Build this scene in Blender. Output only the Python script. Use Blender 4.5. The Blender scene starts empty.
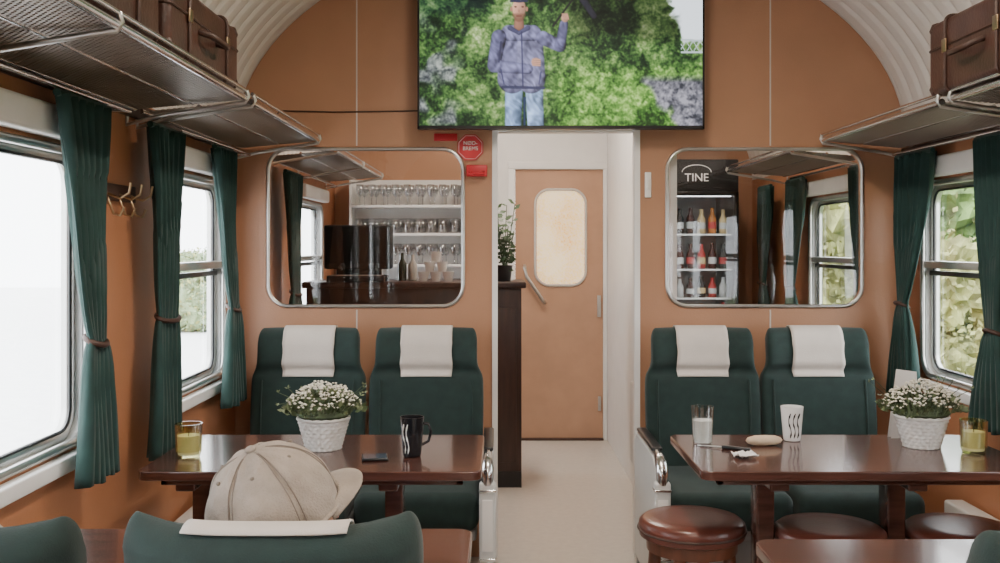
import bpy, bmesh, math, random
import numpy as np
from mathutils import Vector, Matrix
random.seed(7)
H=1.35
XL,XR=-1.147,1.753
XC=(XL+XR)/2; AW=(XR-XL)/2
YP=4.33; YE=6.95; YB=-2.4
# ---------------------------------------------------------------- materials
MATS={}
def mat(name,col,rough=0.5,metal=0.0,var=0.12,nscale=8.0,bump=0.0,bscale=60.0,coat=0.0,sheen=0.0,trans=0.0,emit=0.0,stretch=None,spec=0.5):
    if name in MATS: return MATS[name]
    m=bpy.data.materials.new(name); m.use_nodes=True
    nt=m.node_tree; b=nt.nodes['Principled BSDF']
    tc=nt.nodes.new('ShaderNodeTexCoord')
    mp=nt.nodes.new('ShaderNodeMapping'); nt.links.new(tc.outputs['Object'],mp.inputs['Vector'])
    if stretch: mp.inputs['Scale'].default_value=stretch
    n=nt.nodes.new('ShaderNodeTexNoise'); n.inputs['Scale'].default_value=nscale; n.inputs['Detail'].default_value=5
    nt.links.new(mp.outputs['Vector'],n.inputs['Vector'])
    cr=nt.nodes.new('ShaderNodeValToRGB')
    cr.color_ramp.elements[0].position=0.3; cr.color_ramp.elements[1].position=0.7
    cr.color_ramp.elements[0].color=tuple(max(0,c*(1-var)) for c in col)+(1,)
    cr.color_ramp.elements[1].color=tuple(min(1,c*(1+var)) for c in col)+(1,)
    nt.links.new(n.outputs['Fac'],cr.inputs['Fac']); nt.links.new(cr.outputs['Color'],b.inputs['Base Color'])
    b.inputs['Roughness'].default_value=rough; b.inputs['Metallic'].default_value=metal
    b.inputs['Coat Weight'].default_value=coat; b.inputs['Coat Roughness'].default_value=0.08
    b.inputs['Sheen Weight'].default_value=sheen
    b.inputs['Transmission Weight'].default_value=trans
    b.inputs['Specular IOR Level'].default_value=spec
    if emit>0:
        nt.links.new(cr.outputs['Color'],b.inputs['Emission Color']); b.inputs['Emission Strength'].default_value=emit
    if bump>0:
        n2=nt.nodes.new('ShaderNodeTexNoise'); n2.inputs['Scale'].default_value=bscale; n2.inputs['Detail'].default_value=3
        nt.links.new(mp.outputs['Vector'],n2.inputs['Vector'])
        bp=nt.nodes.new('ShaderNodeBump'); bp.inputs['Strength'].default_value=bump; bp.inputs['Distance'].default_value=0.01
        nt.links.new(n2.outputs['Fac'],bp.inputs['Height']); nt.links.new(bp.outputs['Normal'],b.inputs['Normal'])
    MATS[name]=m; return m
def glassmat(name,tint,gl,rough=0.02,add=0.5):
    m=bpy.data.materials.new(name); m.use_nodes=True; nt=m.node_tree; nt.nodes.clear()
    o=nt.nodes.new('ShaderNodeOutputMaterial'); t=nt.nodes.new('ShaderNodeBsdfTransparent'); t.inputs[0].default_value=tint+(1,)
    g=nt.nodes.new('ShaderNodeBsdfGlossy'); g.inputs['Roughness'].default_value=rough
    lw=nt.nodes.new('ShaderNodeLayerWeight'); lw.inputs['Blend'].default_value=0.35
    mr=nt.nodes.new('ShaderNodeMapRange'); mr.inputs['To Min'].default_value=gl; mr.inputs['To Max'].default_value=min(1,gl+add)
    nt.links.new(lw.outputs['Facing'],mr.inputs['Value'])
    mx=nt.nodes.new('ShaderNodeMixShader'); nt.links.new(mr.outputs['Result'],mx.inputs[0]); nt.links.new(t.outputs[0],mx.inputs[1]); nt.links.new(g.outputs[0],mx.inputs[2])
    nt.links.new(mx.outputs[0],o.inputs[0]); return m
M_wall=mat('leatherette_tan',(0.405,0.212,0.122),0.42,var=0.07,nscale=3,bump=0.08,bscale=160)
M_side=mat('leatherette_orange',(0.44,0.190,0.092),0.42,var=0.07,nscale=3,bump=0.08,bscale=160)
M_ceil=mat('ceiling_paint',(0.72,0.68,0.63),0.45,var=0.03)
M_white=mat('white_paint',(0.80,0.79,0.77),0.4,var=0.03)
M_floor=mat('linoleum',(0.56,0.52,0.475),0.3,var=0.06,nscale=30)
M_wood=mat('dark_red_wood',(0.072,0.028,0.020),0.2,var=0.4,nscale=5,stretch=(1,9,9),coat=0.35)
M_wood2=mat('dark_bar_wood',(0.035,0.015,0.011),0.3,var=0.35,nscale=5,stretch=(8,8,1))
M_green=mat('green_velour',(0.0082,0.0250,0.0215),0.85,var=0.18,nscale=25,bump=0.15,bscale=400,sheen=0.08)
M_curt=mat('green_curtain',(0.007,0.037,0.031),0.8,var=0.2,nscale=15,bump=0.1,bscale=300,sheen=0.08)
M_cloth=mat('cream_linen',(0.58,0.53,0.48),0.85,var=0.06,bump=0.15,bscale=300)
M_chrome=mat('chrome',(0.72,0.72,0.72),0.2,metal=1,var=0.03)
M_alu=mat('brushed_aluminium',(0.58,0.58,0.56),0.32,metal=1,var=0.05)
M_grey=mat('grey_enamel',(0.36,0.37,0.37),0.4,var=0.05)
M_lgrey=mat('light_grey_enamel',(0.60,0.61,0.60),0.35,var=0.04)
M_brown=mat('dark_brown_trim',(0.05,0.022,0.014),0.5)
M_mesh=mat('rack_mesh',(0.20,0.16,0.13),0.45,metal=0.5,var=0.05)
M_black=mat('black_plastic',(0.008,0.008,0.009),0.3)
M_blackm=mat('black_matte',(0.010,0.010,0.011),0.7,spec=0.2)
M_leather=mat('brown_leather',(0.060,0.026,0.018),0.35,var=0.35,bump=0.15,bscale=90)
M_stool=mat('stool_leather',(0.120,0.036,0.024),0.3,var=0.15,nscale=12,bump=0.06,bscale=120)
M_stoolw=mat('stool_wood',(0.14,0.05,0.026),0.3,var=0.25,stretch=(6,6,1))
M_red=mat('red_enamel',(0.50,0.02,0.03),0.4)
M_whitecer=mat('white_ceramic',(0.8,0.79,0.76),0.2,var=0.02)
M_blackcer=mat('black_ceramic',(0.012,0.012,0.014),0.15)
M_leaf=mat('leaf_green',(0.065,0.095,0.04),0.55,var=0.4,nscale=30)
M_leaf2=mat('leaf_pale',(0.16,0.20,0.10),0.55,var=0.4,nscale=30)
M_flower=mat('white_flower',(0.80,0.76,0.64),0.6)
M_pot=mat('white_wicker',(0.76,0.74,0.70),0.6)
M_candle=mat('candle_wax',(0.75,0.72,0.52),0.4,emit=0.25)
M_glassy=glassmat('clear_glass',(0.96,0.97,0.96),0.06)
M_amberg=glassmat('olive_glass',(0.84,0.82,0.60),0.10)
M_pane=glassmat('window_glass',(0.97,0.98,0.98),0.03)
M_pane2=glassmat('partition_glass',(0.90,0.90,0.90),0.06,add=0.22)
M_brass=mat('brass',(0.45,0.33,0.20),0.3,metal=1)
M_skin=mat('skin',(0.55,0.30,0.20),0.5,var=0.06)
M_cap=mat('cap_cotton',(0.33,0.28,0.235),0.9,var=0.16,nscale=22,bump=0.35,bscale=300)
M_capst=mat('cap_stitching',(0.20,0.165,0.135),0.9)
M_jack=mat('jacket_navy',(0.03,0.04,0.06),0.8,bump=0.2,bscale=200)
M_jean=mat('jeans_blue',(0.04,0.07,0.14),0.85,bump=0.2,bscale=300)
M_hair=mat('hair_brown',(0.05,0.025,0.012),0.6,bump=0.5,bscale=120)
M_bread=mat('bread_crust',(0.58,0.45,0.32),0.7,bump=0.3)
# ---------------------------------------------------------------- helpers
def grp(name,loc=(0,0,0),rz=0):
    e=bpy.data.objects.new(name,None); bpy.context.collection.objects.link(e)
    e.location=loc; e.rotation_euler=(0,0,rz); e.empty_display_size=0.1; return e
def mk(name,verts,faces,m=None,parent=None,smooth=False,mats=None,mi=None,off=None):
    me=bpy.data.meshes.new(name); me.from_pydata([tuple(v) for v in verts],[],faces)
    if mats:
        for x in mats: me.materials.append(x)
        if mi is not None: me.polygons.foreach_set('material_index',mi)
    elif m: me.materials.append(m)
    bm=bmesh.new(); bm.from_mesh(me); bmesh.ops.recalc_face_normals(bm,faces=bm.faces); bm.to_mesh(me); bm.free()
    if smooth:
        me.polygons.foreach_set('use_smooth',[True]*len(me.polygons))
    me.update()
    o=bpy.data.objects.new(name,me); bpy.context.collection.objects.link(o)
    if parent: o.parent=parent
    if off is not None: o.location=off
    return o
def autosm(o,ang=0.7):
    me=o.data
    me.polygons.foreach_set('use_smooth',[True]*len(me.polygons))
    bm=bmesh.new(); bm.from_mesh(me)
    for e in bm.edges:
        if len(e.link_faces)==2 and e.calc_face_angle(0)>ang: e.smooth=False
    bm.to_mesh(me); bm.free()
def box(name,x0,x1,y0,y1,z0,z1,m,parent=None,bev=0.0,seg=3,off=None):
    bm=bmesh.new()
    vs=[bm.verts.new((x,y,z)) for x in (x0,x1) for y in (y0,y1) for z in (z0,z1)]
    for f in ((0,1,3,2),(4,6,7,5),(0,4,5,1),(2,3,7,6),(0,2,6,4),(1,5,7,3)):
        bm.faces.new([vs[i] for i in f])
    bmesh.ops.recalc_face_normals(bm,faces=bm.faces)
    if bev>0: bmesh.ops.bevel(bm,geom=bm.edges[:],offset=bev,segments=seg,profile=0.5,affect='EDGES')
    me=bpy.data.meshes.new(name); bm.to_mesh(me); bm.free(); me.materials.append(m)
    o=bpy.data.objects.new(name,me); bpy.context.collection.objects.link(o)
    if parent: o.parent=parent
    if off is not None: o.location=off
    if bev>0: autosm(o,0.9)
    return o
def rr(x0,x1,y0,y1,r,n=6):
    P=[]
    for cx,cy,a0 in ((x1-r,y0+r,-90),(x1-r,y1-r,0),(x0+r,y1-r,90),(x0+r,y0+r,180)):
        for i in range(n+1):
            a=math.radians(a0+90*i/n); P.append((cx+r*math.cos(a),cy+r*math.sin(a)))
    return P
def plate(name,loops,thick,fn,m,parent=None,bev=0.0):
    cu=bpy.data.curves.new(name+'_c','CURVE'); cu.dimensions='2D'; cu.fill_mode='BOTH'; cu.extrude=thick/2; cu.bevel_depth=bev
    for L in loops:
        s=cu.splines.new('POLY'); s.points.add(len(L)-1)
        for i,p in enumerate(L): s.points[i].co=(p[0],p[1],0,1)
        s.use_cyclic_u=True
    co=bpy.data.objects.new(name+'_c',cu); bpy.context.collection.objects.link(co)
    dg=bpy.context.evaluated_depsgraph_get(); dg.update()
    me=bpy.data.meshes.new_from_object(co.evaluated_get(dg))
    bpy.data.objects.remove(co)
    for v in me.vertices: v.co=fn(*v.co)
    bm=bmesh.new(); bm.from_mesh(me); bmesh.ops.remove_doubles(bm,verts=bm.verts,dist=1e-5); bmesh.ops.recalc_face_normals(bm,faces=bm.faces); bm.to_mesh(me); bm.free()
    me.name=name; me.materials.clear(); me.materials.append(m)
    o=bpy.data.objects.new(name,me); bpy.context.collection.objects.link(o)
    if parent: o.parent=parent
    return o
def tubeg(pts,r,seg=10,closed=False,ref=None):
    pts=[Vector(p) for p in pts]; n=len(pts)
    rs=r if isinstance(r,(list,tuple)) else [r]*n
    if ref is None:
        d=pts[-1]-pts[0]
        if d.length<1e-6: d=pts[1]-pts[0]
        ax=[abs(d.x),abs(d.y),abs(d.z)]; ref=[Vector((1,0,0)),Vector((0,1,0)),Vector((0,0,1))][ax.index(min(ax))]
    ref=Vector(ref); V=[];F=[]
    for i,p in enumerate(pts):
        a=pts[(i-1)%n] if (closed or i>0) else p
        b=pts[(i+1)%n] if (closed or i<n-1) else p
        t=(b-a).normalized(); s=t.cross(ref)
        if s.length<1e-4: s=t.orthogonal()
        s.normalize(); u=s.cross(t)
        for k in range(seg):
            an=2*math.pi*k/seg; V.append(p+rs[i]*(math.cos(an)*s+math.sin(an)*u))
    for i in range(n if closed else n-1):
        j=(i+1)%n
        for k in range(seg):
            k2=(k+1)%seg; F.append((i*seg+k,i*seg+k2,j*seg+k2,j*seg+k))
    if not closed:
        F.append(tuple(range(seg))); F.append(tuple((n-1)*seg+k for k in range(seg)))
    return V,F
def tube(name,pts,r,m,parent=None,seg=10,closed=False,ref=None,off=None):
    V,F=tubeg(pts,r,seg,closed,ref); o=mk(name,V,F,m,parent,off=off); autosm(o,1.0); return o
def latheg(prof,c=(0,0,0),seg=24):
    V=[];F=[];n=len(prof)
    for r,z in prof:
        for k in range(seg):
            a=2*math.pi*k/seg; V.append((c[0]+r*math.cos(a),c[1]+r*math.sin(a),c[2]+z))
    for i in range(n-1):
        for k in range(seg):
            k2=(k+1)%seg; F.append((i*seg+k,i*seg+k2,(i+1)*seg+k2,(i+1)*seg+k))
    F.append(tuple(range(seg))); F.append(tuple((n-1)*seg+k for k in range(seg)))
    return V,F
def lathe(name,prof,c,m,parent=None,seg=24,ang=0.7):
    V,F=latheg(prof,c,seg); o=mk(name,V,F,m,parent); autosm(o,ang); return o
class Acc:
    def __init__(s): s.V=[];s.F=[];s.M=[]
    def add(s,V,F,mi=0):
        o=len(s.V); s.V+= [tuple(v) for v in V]; s.F+=[tuple(i+o for i in f) for f in F]; s.M+=[mi]*len(F)
    def make(s,name,mats,parent=None,smooth=False):
        return mk(name,s.V,s.F,None,parent,smooth,mats,s.M)
def loft(name,rings,m,parent=None,off=None,ang=1.2):
    n=len(rings[0]); V=[p for r in rings for p in r]; F=[]
    for i in range(len(rings)-1):
        for k in range(n):
            k2=(k+1)%n; F.append((i*n+k,i*n+k2,(i+1)*n+k2,(i+1)*n+k))
    F.append(tuple(range(n))); F.append(tuple((len(rings)-1)*n+k for k in range(n)))
    o=mk(name,V,F,m,parent,off=off); autosm(o,ang); return o
def text(name,body,size,loc,m,parent=None,ext=0.001,rot=(math.pi/2,0,0),align='CENTER'):
    cu=bpy.data.curves.new(name+'_t','FONT'); cu.body=body; cu.size=size; cu.extrude=ext; cu.align_x=align; cu.align_y='CENTER'
    co=bpy.data.objects.new(name+'_t',cu); bpy.context.collection.objects.link(co)
    dg=bpy.context.evaluated_depsgraph_get(); dg.update()
    me=bpy.data.meshes.new_from_object(co.evaluated_get(dg)); bpy.data.objects.remove(co)
    me.materials.clear(); me.materials.append(m)
    o=bpy.data.objects.new(name,me); bpy.context.collection.objects.link(o); o.location=loc; o.rotation_euler=rot
    if parent: o.parent=parent
    return o
# ---------------------------------------------------------------- room shell
box('floor',XL-0.05,XR+0.05,YB,YE+0.05,-0.05,0,M_floor)
ARB=0.915; ZS=1.80
def arch(n=48,a=AW,b=ARB):
    return [(XC+a*math.cos(math.pi*i/n),ZS+b*math.sin(math.pi*i/n)) for i in range(n+1)]
V=[];F=[];NC=48
ny=int((YE-YB)/0.0135)
for j in range(ny+1):
    y=YB+(YE-YB)*j/ny
    ph=(y/0.108)%1.0
    d=0.015*(1-min(1,min(ph,1-ph)/0.18))
    for i in range(NC+1):
        t=math.pi*i/NC
        V.append((XC+(AW+d)*math.cos(t),y,ZS+(ARB+d)*math.sin(t)))
for j in range(ny):
    for i in range(NC):
        a=j*(NC+1)+i; F.append((a,a+1,a+NC+2,a+NC+1))
mk('ceiling',V,F,M_ceil,smooth=True)
V=[];F=[]
for y in (YB-0.02,YE+0.06):
    for i in range(NC+1):
        t=math.pi*i/NC; V.append((XC+(AW+0.06)*math.cos(t),y,ZS-0.02+(ARB+0.07)*math.sin(t)))
for i in range(NC): F.append((i,i+1,i+NC+2,i+NC+1))
mk('roof',V,F,M_grey)
PX=lambda x,y,z:(x,YP+0.02-z,y)
fr_l=(-1.004,-0.160,1.085,1.765); fr_r=(0.723,1.567,1.085,1.765)
DX0,DX1,DZ=-0.022,0.589,1.850
outer=[(XL,0),(DX0,0),(DX0,DZ),(DX1,DZ),(DX1,0),(XR,0)]+arch()[:-1]+[(XL,ZS)]
plate('wall_partition',[outer,rr(*fr_l,0.09),rr(*fr_r,0.09)],0.04,PX,M_wall)
for i,f in enumerate((fr_l,fr_r)):
    g=grp('window_%d'%(i+1),(0,0,0))
    tube('frame',[(p[0],YP-0.003,p[1]) for p in rr(*f,0.09,8)],0.0085,M_alu,g,closed=True,ref=(0,1,0))
    P=rr(f[0]+.001,f[1]-.001,f[2]+.001,f[3]-.001,0.089)
    mk('pane',[(p[0],YP+0.02,p[1]) for p in P],[tuple(range(len(P)))],M_pane2,g)
tb=grp('trim_1')
box('jamb_left',DX0-0.012,DX0+0.012,YP-0.012,YP+0.05,0,DZ,M_white,tb)
box('jamb_right',DX1-0.008,DX1+0.016,YP-0.012,YP+0.05,0,DZ,M_white,tb)
box('head',DX0-0.012,DX1+0.016,YP-0.014,YP+0.052,DZ-0.012,DZ+0.01,M_white,tb)
t2=grp('trim_2')
for i,x in enumerate((-0.62,1.17)):
    box('strip_%d'%i,x-0.003,x+0.003,YP-0.003,YP-0.0005,1.78,2.62,M_cloth,t2)
    box('strip_low_%d'%i,x-0.003,x+0.003,YP-0.003,YP-0.0005,0.1,1.07,M_cloth,t2)
EX=lambda x,y,z:(x,YE+0.02-z,y)
dx0,dx1,dz=0.105,0.715,1.875
outer=[(XL,0),(dx0,0),(dx0,dz),(dx1,dz),(dx1,0),(XR,0)]+arch()[:-1]+[(XL,ZS)]
plate('wall_end',[outer],0.04,EX,M_wall)
outer=[(XL,0),(XR,0)]+arch()[:-1]+[(XL,ZS)]
plate('wall_back',[outer],0.04,lambda x,y,z:(x,YB-z,y),M_wall)
tt=grp('trim_3')
box('panel_left',-0.12,dx0,YE-0.02,YE-0.001,0,dz,M_white,tt)
box('panel_head',-0.12,0.744,YE-0.02,YE-0.001,dz,2.45,M_white,tt)
box('architrave_l',dx0-0.05,dx0,YE-0.035,YE-0.0205,0,dz-0.0005,M_white,tt,0.004)
box('architrave_r',dx1,dx1+0.028,YE-0.035,YE-0.001,0,dz-0.0005,M_white,tt,0.004)
box('architrave_t',dx0-0.05,dx1+0.028,YE-0.037,YE-0.0205,dz,dz+0.05,M_white,tt,0.004)
box('wall_corridor',0.745,0.775,YP+0.05,YE-0.002,0,2.30,M_white)
dg=grp('door_1')
plate('leaf',[[(dx0+.001,0.012),(dx1-.001,0.012),(dx1-.001,dz-.001),(dx0+.001,dz-.001)],rr(0.245,0.595,1.07,1.735,0.1)],0.035,lambda x,y,z:(x,YE+0.01-z,y),mat('door_tan',(0.47,0.275,0.175),0.4,var=0.06),dg)
tube('window_rim',[(p[0],YE-0.012,p[1]) for p in rr(0.245,0.595,1.07,1.735,0.1,8)],0.010,M_cloth,dg,closed=True,ref=(0,1,0))
# cathedral glass
m=bpy.data.materials.new('amber_cathedral_glass'); m.use_nodes=True; nt=m.node_tree; b=nt.nodes['Principled BSDF']
tc=nt.nodes.new('ShaderNodeTexCoord'); vo=nt.nodes.new('ShaderNodeTexVoronoi'); vo.inputs['Scale'].default_value=70; nt.links.new(tc.outputs['Object'],vo.inputs['Vector'])
nn=nt.nodes.new('ShaderNodeTexNoise'); nn.inputs['Scale'].default_value=4; nt.links.new(tc.outputs['Object'],nn.inputs['Vector'])
ad=nt.nodes.new('ShaderNodeMath'); ad.operation='MULTIPLY_ADD'; ad.inputs[1].default_value=0.7; nt.links.new(vo.outputs['Distance'],ad.inputs[0]); nt.links.new(nn.outputs['Fac'],ad.inputs[2])
cr=nt.nodes.new('ShaderNodeValToRGB'); cr.color_ramp.elements[0].position=.40; cr.color_ramp.elements[1].position=1.05; cr.color_ramp.elements[0].color=(0.80,0.40,0.12,1); cr.color_ramp.elements[1].color=(1.0,0.80,0.48,1)
nt.links.new(ad.outputs[0],cr.inputs['Fac']); nt.links.new(cr.outputs['Color'],b.inputs['Emission Color']); b.inputs['Emission Strength'].default_value=1.5  # emission imitates daylight coming through the opaque pane
b.inputs['Base Color'].default_value=(0.3,0.16,0.06,1)
b.inputs['Roughness'].default_value=0.15
bp=nt.nodes.new('ShaderNodeBump'); bp.inputs['Strength'].default_value=.5; bp.inputs['Distance'].default_value=.005; nt.links.new(vo.outputs['Distance'],bp.inputs['Height']); nt.links.new(bp.outputs['Normal'],b.inputs['Normal'])
plate('amber_pane',[rr(0.246,0.594,1.071,1.734,0.1)],0.006,lambda x,y,z:(x,YE+0.01-z,y),m,dg)
tube('grab_bar',[(0.17,YE-0.015,1.205),(0.17,YE-0.06,1.195),(0.185,YE-0.065,1.13),(0.30,YE-0.06,0.96),(0.31,YE-0.015,0.95)],0.012,M_alu,dg,ref=(0,0,1))
box('lock_plate',0.675,0.70,YE-0.02,YE-0.008,0.85,1.0,M_alu,dg,0.002)
box('lock_plate_low',0.68,0.70,YE-0.02,YE-0.008,0.20,0.30,M_alu,dg,0.002)
box('threshold',dx0,dx1,YE-0.05,YE+0.01,0.0,0.012,M_brown,dg)
WL=[(-2.1,-1.38),(-0.72,0.0),(0.66,1.38),(2.05,2.77),(3.42,4.14),(5.70,6.42)]
WR=[(-2.1,-1.38),(-0.72,0.0),(0.66,1.38),(2.05,2.77),(3.42,4.14),(4.92,5.64)]
WZ0,WZ1=0.82,1.60
def sidewall(name,X,sgn,wins,n0):
    ol=[(YB,0),(YE,0),(YE,ZS),(YB,ZS)]
    plate(name,[ol]+[rr(a,b,WZ0,WZ1,0.08) for a,b in wins],0.05,lambda x,y,z:(X+sgn*0.025+z,x,y),M_side)
    for i,(a,b) in enumerate(wins):
        g=grp('window_%d'%(n0+i))
        tube('inner_frame',[(X-sgn*0.002,p[0],p[1]) for p in rr(a,b,WZ0,WZ1,0.08,8)],0.012,M_alu,g,closed=True,ref=(1,0,0))
        ra=rr(a+.001,b-.001,WZ0+.001,WZ1-.001,0.079,8); V=[];F=[]; n=len(ra)
        for xx in (X,X+sgn*0.05):
            for p in ra: V.append((xx,p[0],p[1]))
        for k in range(n): k2=(k+1)%n; F.append((k,k2,n+k2,n+k))
        mk('reveal',V,F,M_lgrey,g,True)
        tube('outer_frame',[(X+sgn*0.045,p[0],p[1]) for p in rr(a+.012,b-.012,WZ0+.012,WZ1-.012,0.07,8)],0.018,M_alu,g,closed=True,ref=(1,0,0))
        tube('gasket',[(X+sgn*0.032,p[0],p[1]) for p in rr(a+.028,b-.028,WZ0+.028,WZ1-.028,0.06,8)],0.005,M_black,g,closed=True,ref=(1,0,0),seg=6)
        mk('pane',[(X+sgn*0.04,a+.01,WZ0+.01),(X+sgn*0.04,b-.01,WZ0+.01),(X+sgn*0.04,b-.01,WZ1-.01),(X+sgn*0.04,a+.01,WZ1-.01)],[(0,1,2,3)],M_pane,g)
        if i>=4 or sgn>0:
            xa,xb=sorted((X,X+sgn*0.05)); box('slide_rail',xa,xb,a+.01,b-.01,1.255,1.285,M_alu,g,0.004)
            xa,xb=sorted((X+sgn*.02,X+sgn*0.05)); box('slide_rail_low',xa,xb,a+.01,b-.01,1.225,1.245,M_black,g,0.002)
        xa,xb=sorted((X-sgn*0.001,X-sgn*0.05))
        box('blind_housing',xa,xb,a-.02,b+.02,1.62,1.70,M_white,g,0.012)
        xa,xb=sorted((X-sgn*0.001,X-sgn*0.035))
        box('sill',xa,xb,a-.04,b+.04,WZ0-.06,WZ0-.018,M_white,g,0.006)
sidewall('wall_left',XL,-1,WL,3)
sidewall('wall_right',XR,1,WR,9)
for nm,X,s in (('left',XL,1),('right',XR,-1)):
    xa,xb=sorted((X+s*0.001,X+s*0.02))
    box('baseboard_'+nm,xa,xb,YB,YP-0.001,0,0.12,M_brown)
    g=grp('trim_'+('4' if nm=='left' else '5'))
    xa,xb=sorted((X+s*0.001,X+s*0.018))
    box('cornice',xa,xb,YB,YP-0.001,1.745,1.79,M_brown,g,0.004)
for nm,X,s in (('l',XL,1),('r',XR,-1)):
    g=grp('wall_heater')
    for q in range(2):
        xa,xb=sorted((X+s*0.021,X+s*0.095))
        y0=2.62+q*0.62
        box('cover_%d'%q,xa,xb,y0,y0+0.5,0.28,0.40,M_white,g,0.01)
        for k in range(4):
            xx=sorted((X+s*0.0945,X+s*0.0965)); box('slot_%d'%k,xx[0],xx[1],y0+.04+k*0.11,y0+.12+k*0.11,0.35,0.36,M_black,g)
    xx=X+s*0.055
    tube('steam_pipe',[(xx,2.3,0.2),(xx,4.28,0.2)],0.022,M_lgrey,g)
    for k in range(4):
        yy=2.4+k*0.6; tube('pipe_stand',[(xx,yy,0.0),(xx,yy,0.3)],0.008,M_grey,g)
# ---------------------------------------------------------------- luggage racks
def rack(X,s,y0,y1):
    g=grp('luggage_rack',(X,y0,1.80)); L=y1-y0; W=0.365
    def P(u,v): return (s*(0.02+u*(W-0.03)),v,-0.03+0.03*u)
    A=Acc(); st=0.018; w=0.0029
    def strip(a,b):
        a=Vector(a);b=Vector(b); d=(b-a).normalized(); n=Vector((-d.y,d.x,0))*w
        A.add([a-n,a+n,b+n,b-n,a-n-Vector((0,0,.003)),a+n-Vector((0,0,.003)),b+n-Vector((0,0,.003)),b-n-Vector((0,0,.003))],[(0,1,2,3),(4,5,6,7),(0,1,5,4),(2,3,7,6),(1,2,6,5),(0,3,7,4)])
    WW=W-0.03; k=-WW
    while k<L:
        for sg in (1,-1):
            ya=k if sg>0 else k+WW; yb=k+WW if sg>0 else k
            p=[0,ya];q=[WW,yb]
            def clip(p,q):
                if p[1]<0: t=(0-p[1])/(q[1]-p[1]); p[0]+=t*(q[0]-p[0]); p[1]=0
                if p[1]>L: t=(L-p[1])/(q[1]-p[1]); p[0]+=t*(q[0]-p[0]); p[1]=L
            if max(ya,yb)<=0.002 or min(ya,yb)>=L-0.002: continue
            p2=list(p);q2=list(q); clip(p,q2); clip(q,p2)
            if abs(p[0]-q[0])<0.003: continue
            strip(P(p[0]/WW,p[1]),P(q[0]/WW,q[1]))
        k+=st
    A.make('mesh_tray',[M_mesh],g)
    tube('front_rail',[(s*W,0,0.0),(s*W,L,0.0)],0.010,M_chrome,g)
    tube('front_lip',[(s*(W+0.004),0,0.024),(s*(W+0.004),L,0.024)],0.006,M_chrome,g)
    tube('back_rail',[(s*0.02,0,-0.03),(s*0.02,L,-0.03)],0.008,M_chrome,g)
    tube('mid_rail',[(s*W*0.55,0,-0.014),(s*W*0.55,L,-0.014)],0.006,M_chrome,g)
    for i,yy in enumerate([0.012,L/2,L-0.012] if L>1.4 else [0.012,L-0.012]):
        tube('bracket_%d'%i,[(s*0.003,yy,0.0),(s*0.003,yy,-0.08),(s*0.10,yy,-0.055),(s*0.25,yy,-0.03),(s*W,yy,-0.012),(s*(W+0.010),yy,0.006),(s*(W+0.004),yy,0.024)],0.007,M_alu,g,ref=(0,1,0))
    return g
rack(XL,1,1.0,3.08); rack(XL,1,3.14,4.31); rack(XL,1,-1.4,0.9); rack(XL,1,4.75,6.6)
rack(XR,-1,1.3,3.08); rack(XR,-1,3.14,4.31); rack(XR,-1,-1.4,1.2); rack(XR,-1,4.75,6.1)
def suitcase(x0,x1,y0,y1,z0,h,face):
    g=grp('vintage_suitcase',((x0+x1)/2,(y0+y1)/2,z0)); a=(x1-x0)/2; b=(y1-y0)/2
    box('shell',-a,a,-b,b,0,h,M_leather,g,0.022,4)
    tube('seam',[(p[0],p[1],h*0.62) for p in rr(-a-.001,a+.001,-b-.001,b+.001,0.024)],0.004,M_brown,g,closed=True,ref=(0,0,1),seg=6)
    for i,yy in enumerate((-b*0.55,b*0.55)):
        tube('strap_%d'%i,[(p[0],yy,p[1]) for p in rr(-a-.002,a+.002,-.0,h+.002,0.022)],0.007,M_brown,g,closed=True,ref=(0,1,0),seg=6)
        fx=face*(a+0.004); box('latch_%d'%i,min(fx,fx+face*.006),max(fx,fx+face*.006),yy-.015,yy+.015,h*0.52,h*0.70,M_brass,g,0.002)
    fx=face*a
    tube('handle',[(fx,-.08,h*.5),(fx+face*.03,-.075,h*.45),(fx+face*.04,-.05,h*.42),(fx+face*.04,.05,h*.42),(fx+face*.03,.075,h*.45),(fx,.08,h*.5)],0.009,M_brown,g,ref=(0,0,1))
    for i,(sx,sy) in enumerate(((1,1),(1,-1),(-1,1),(-1,-1))):
        for zz in (0.022,h-0.022):
            V,F=latheg([(0.001,-0.026),(0.018,-.02),(0.026,0),(0.018,.02),(0.001,.026)],(sx*(a-.022),sy*(b-.022),zz),12)
            mk('corner_%d'%i,V,F,M_brown,g,True)
    tube('end_handle',[(-.06,-b,h*.55),(-.05,-b-.02,h*.5),(.05,-b-.02,h*.5),(.06,-b,h*.55)],0.007,M_brown,g,ref=(0,0,1))
suitcase(-1.08,-0.80,2.42,3.06,1.822,0.19,1)
suitcase(-1.08,-0.80,1.66,2.36,1.822,0.21,1)
suitcase(1.37,1.66,2.62,3.20,1.822,0.23,-1)
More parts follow.
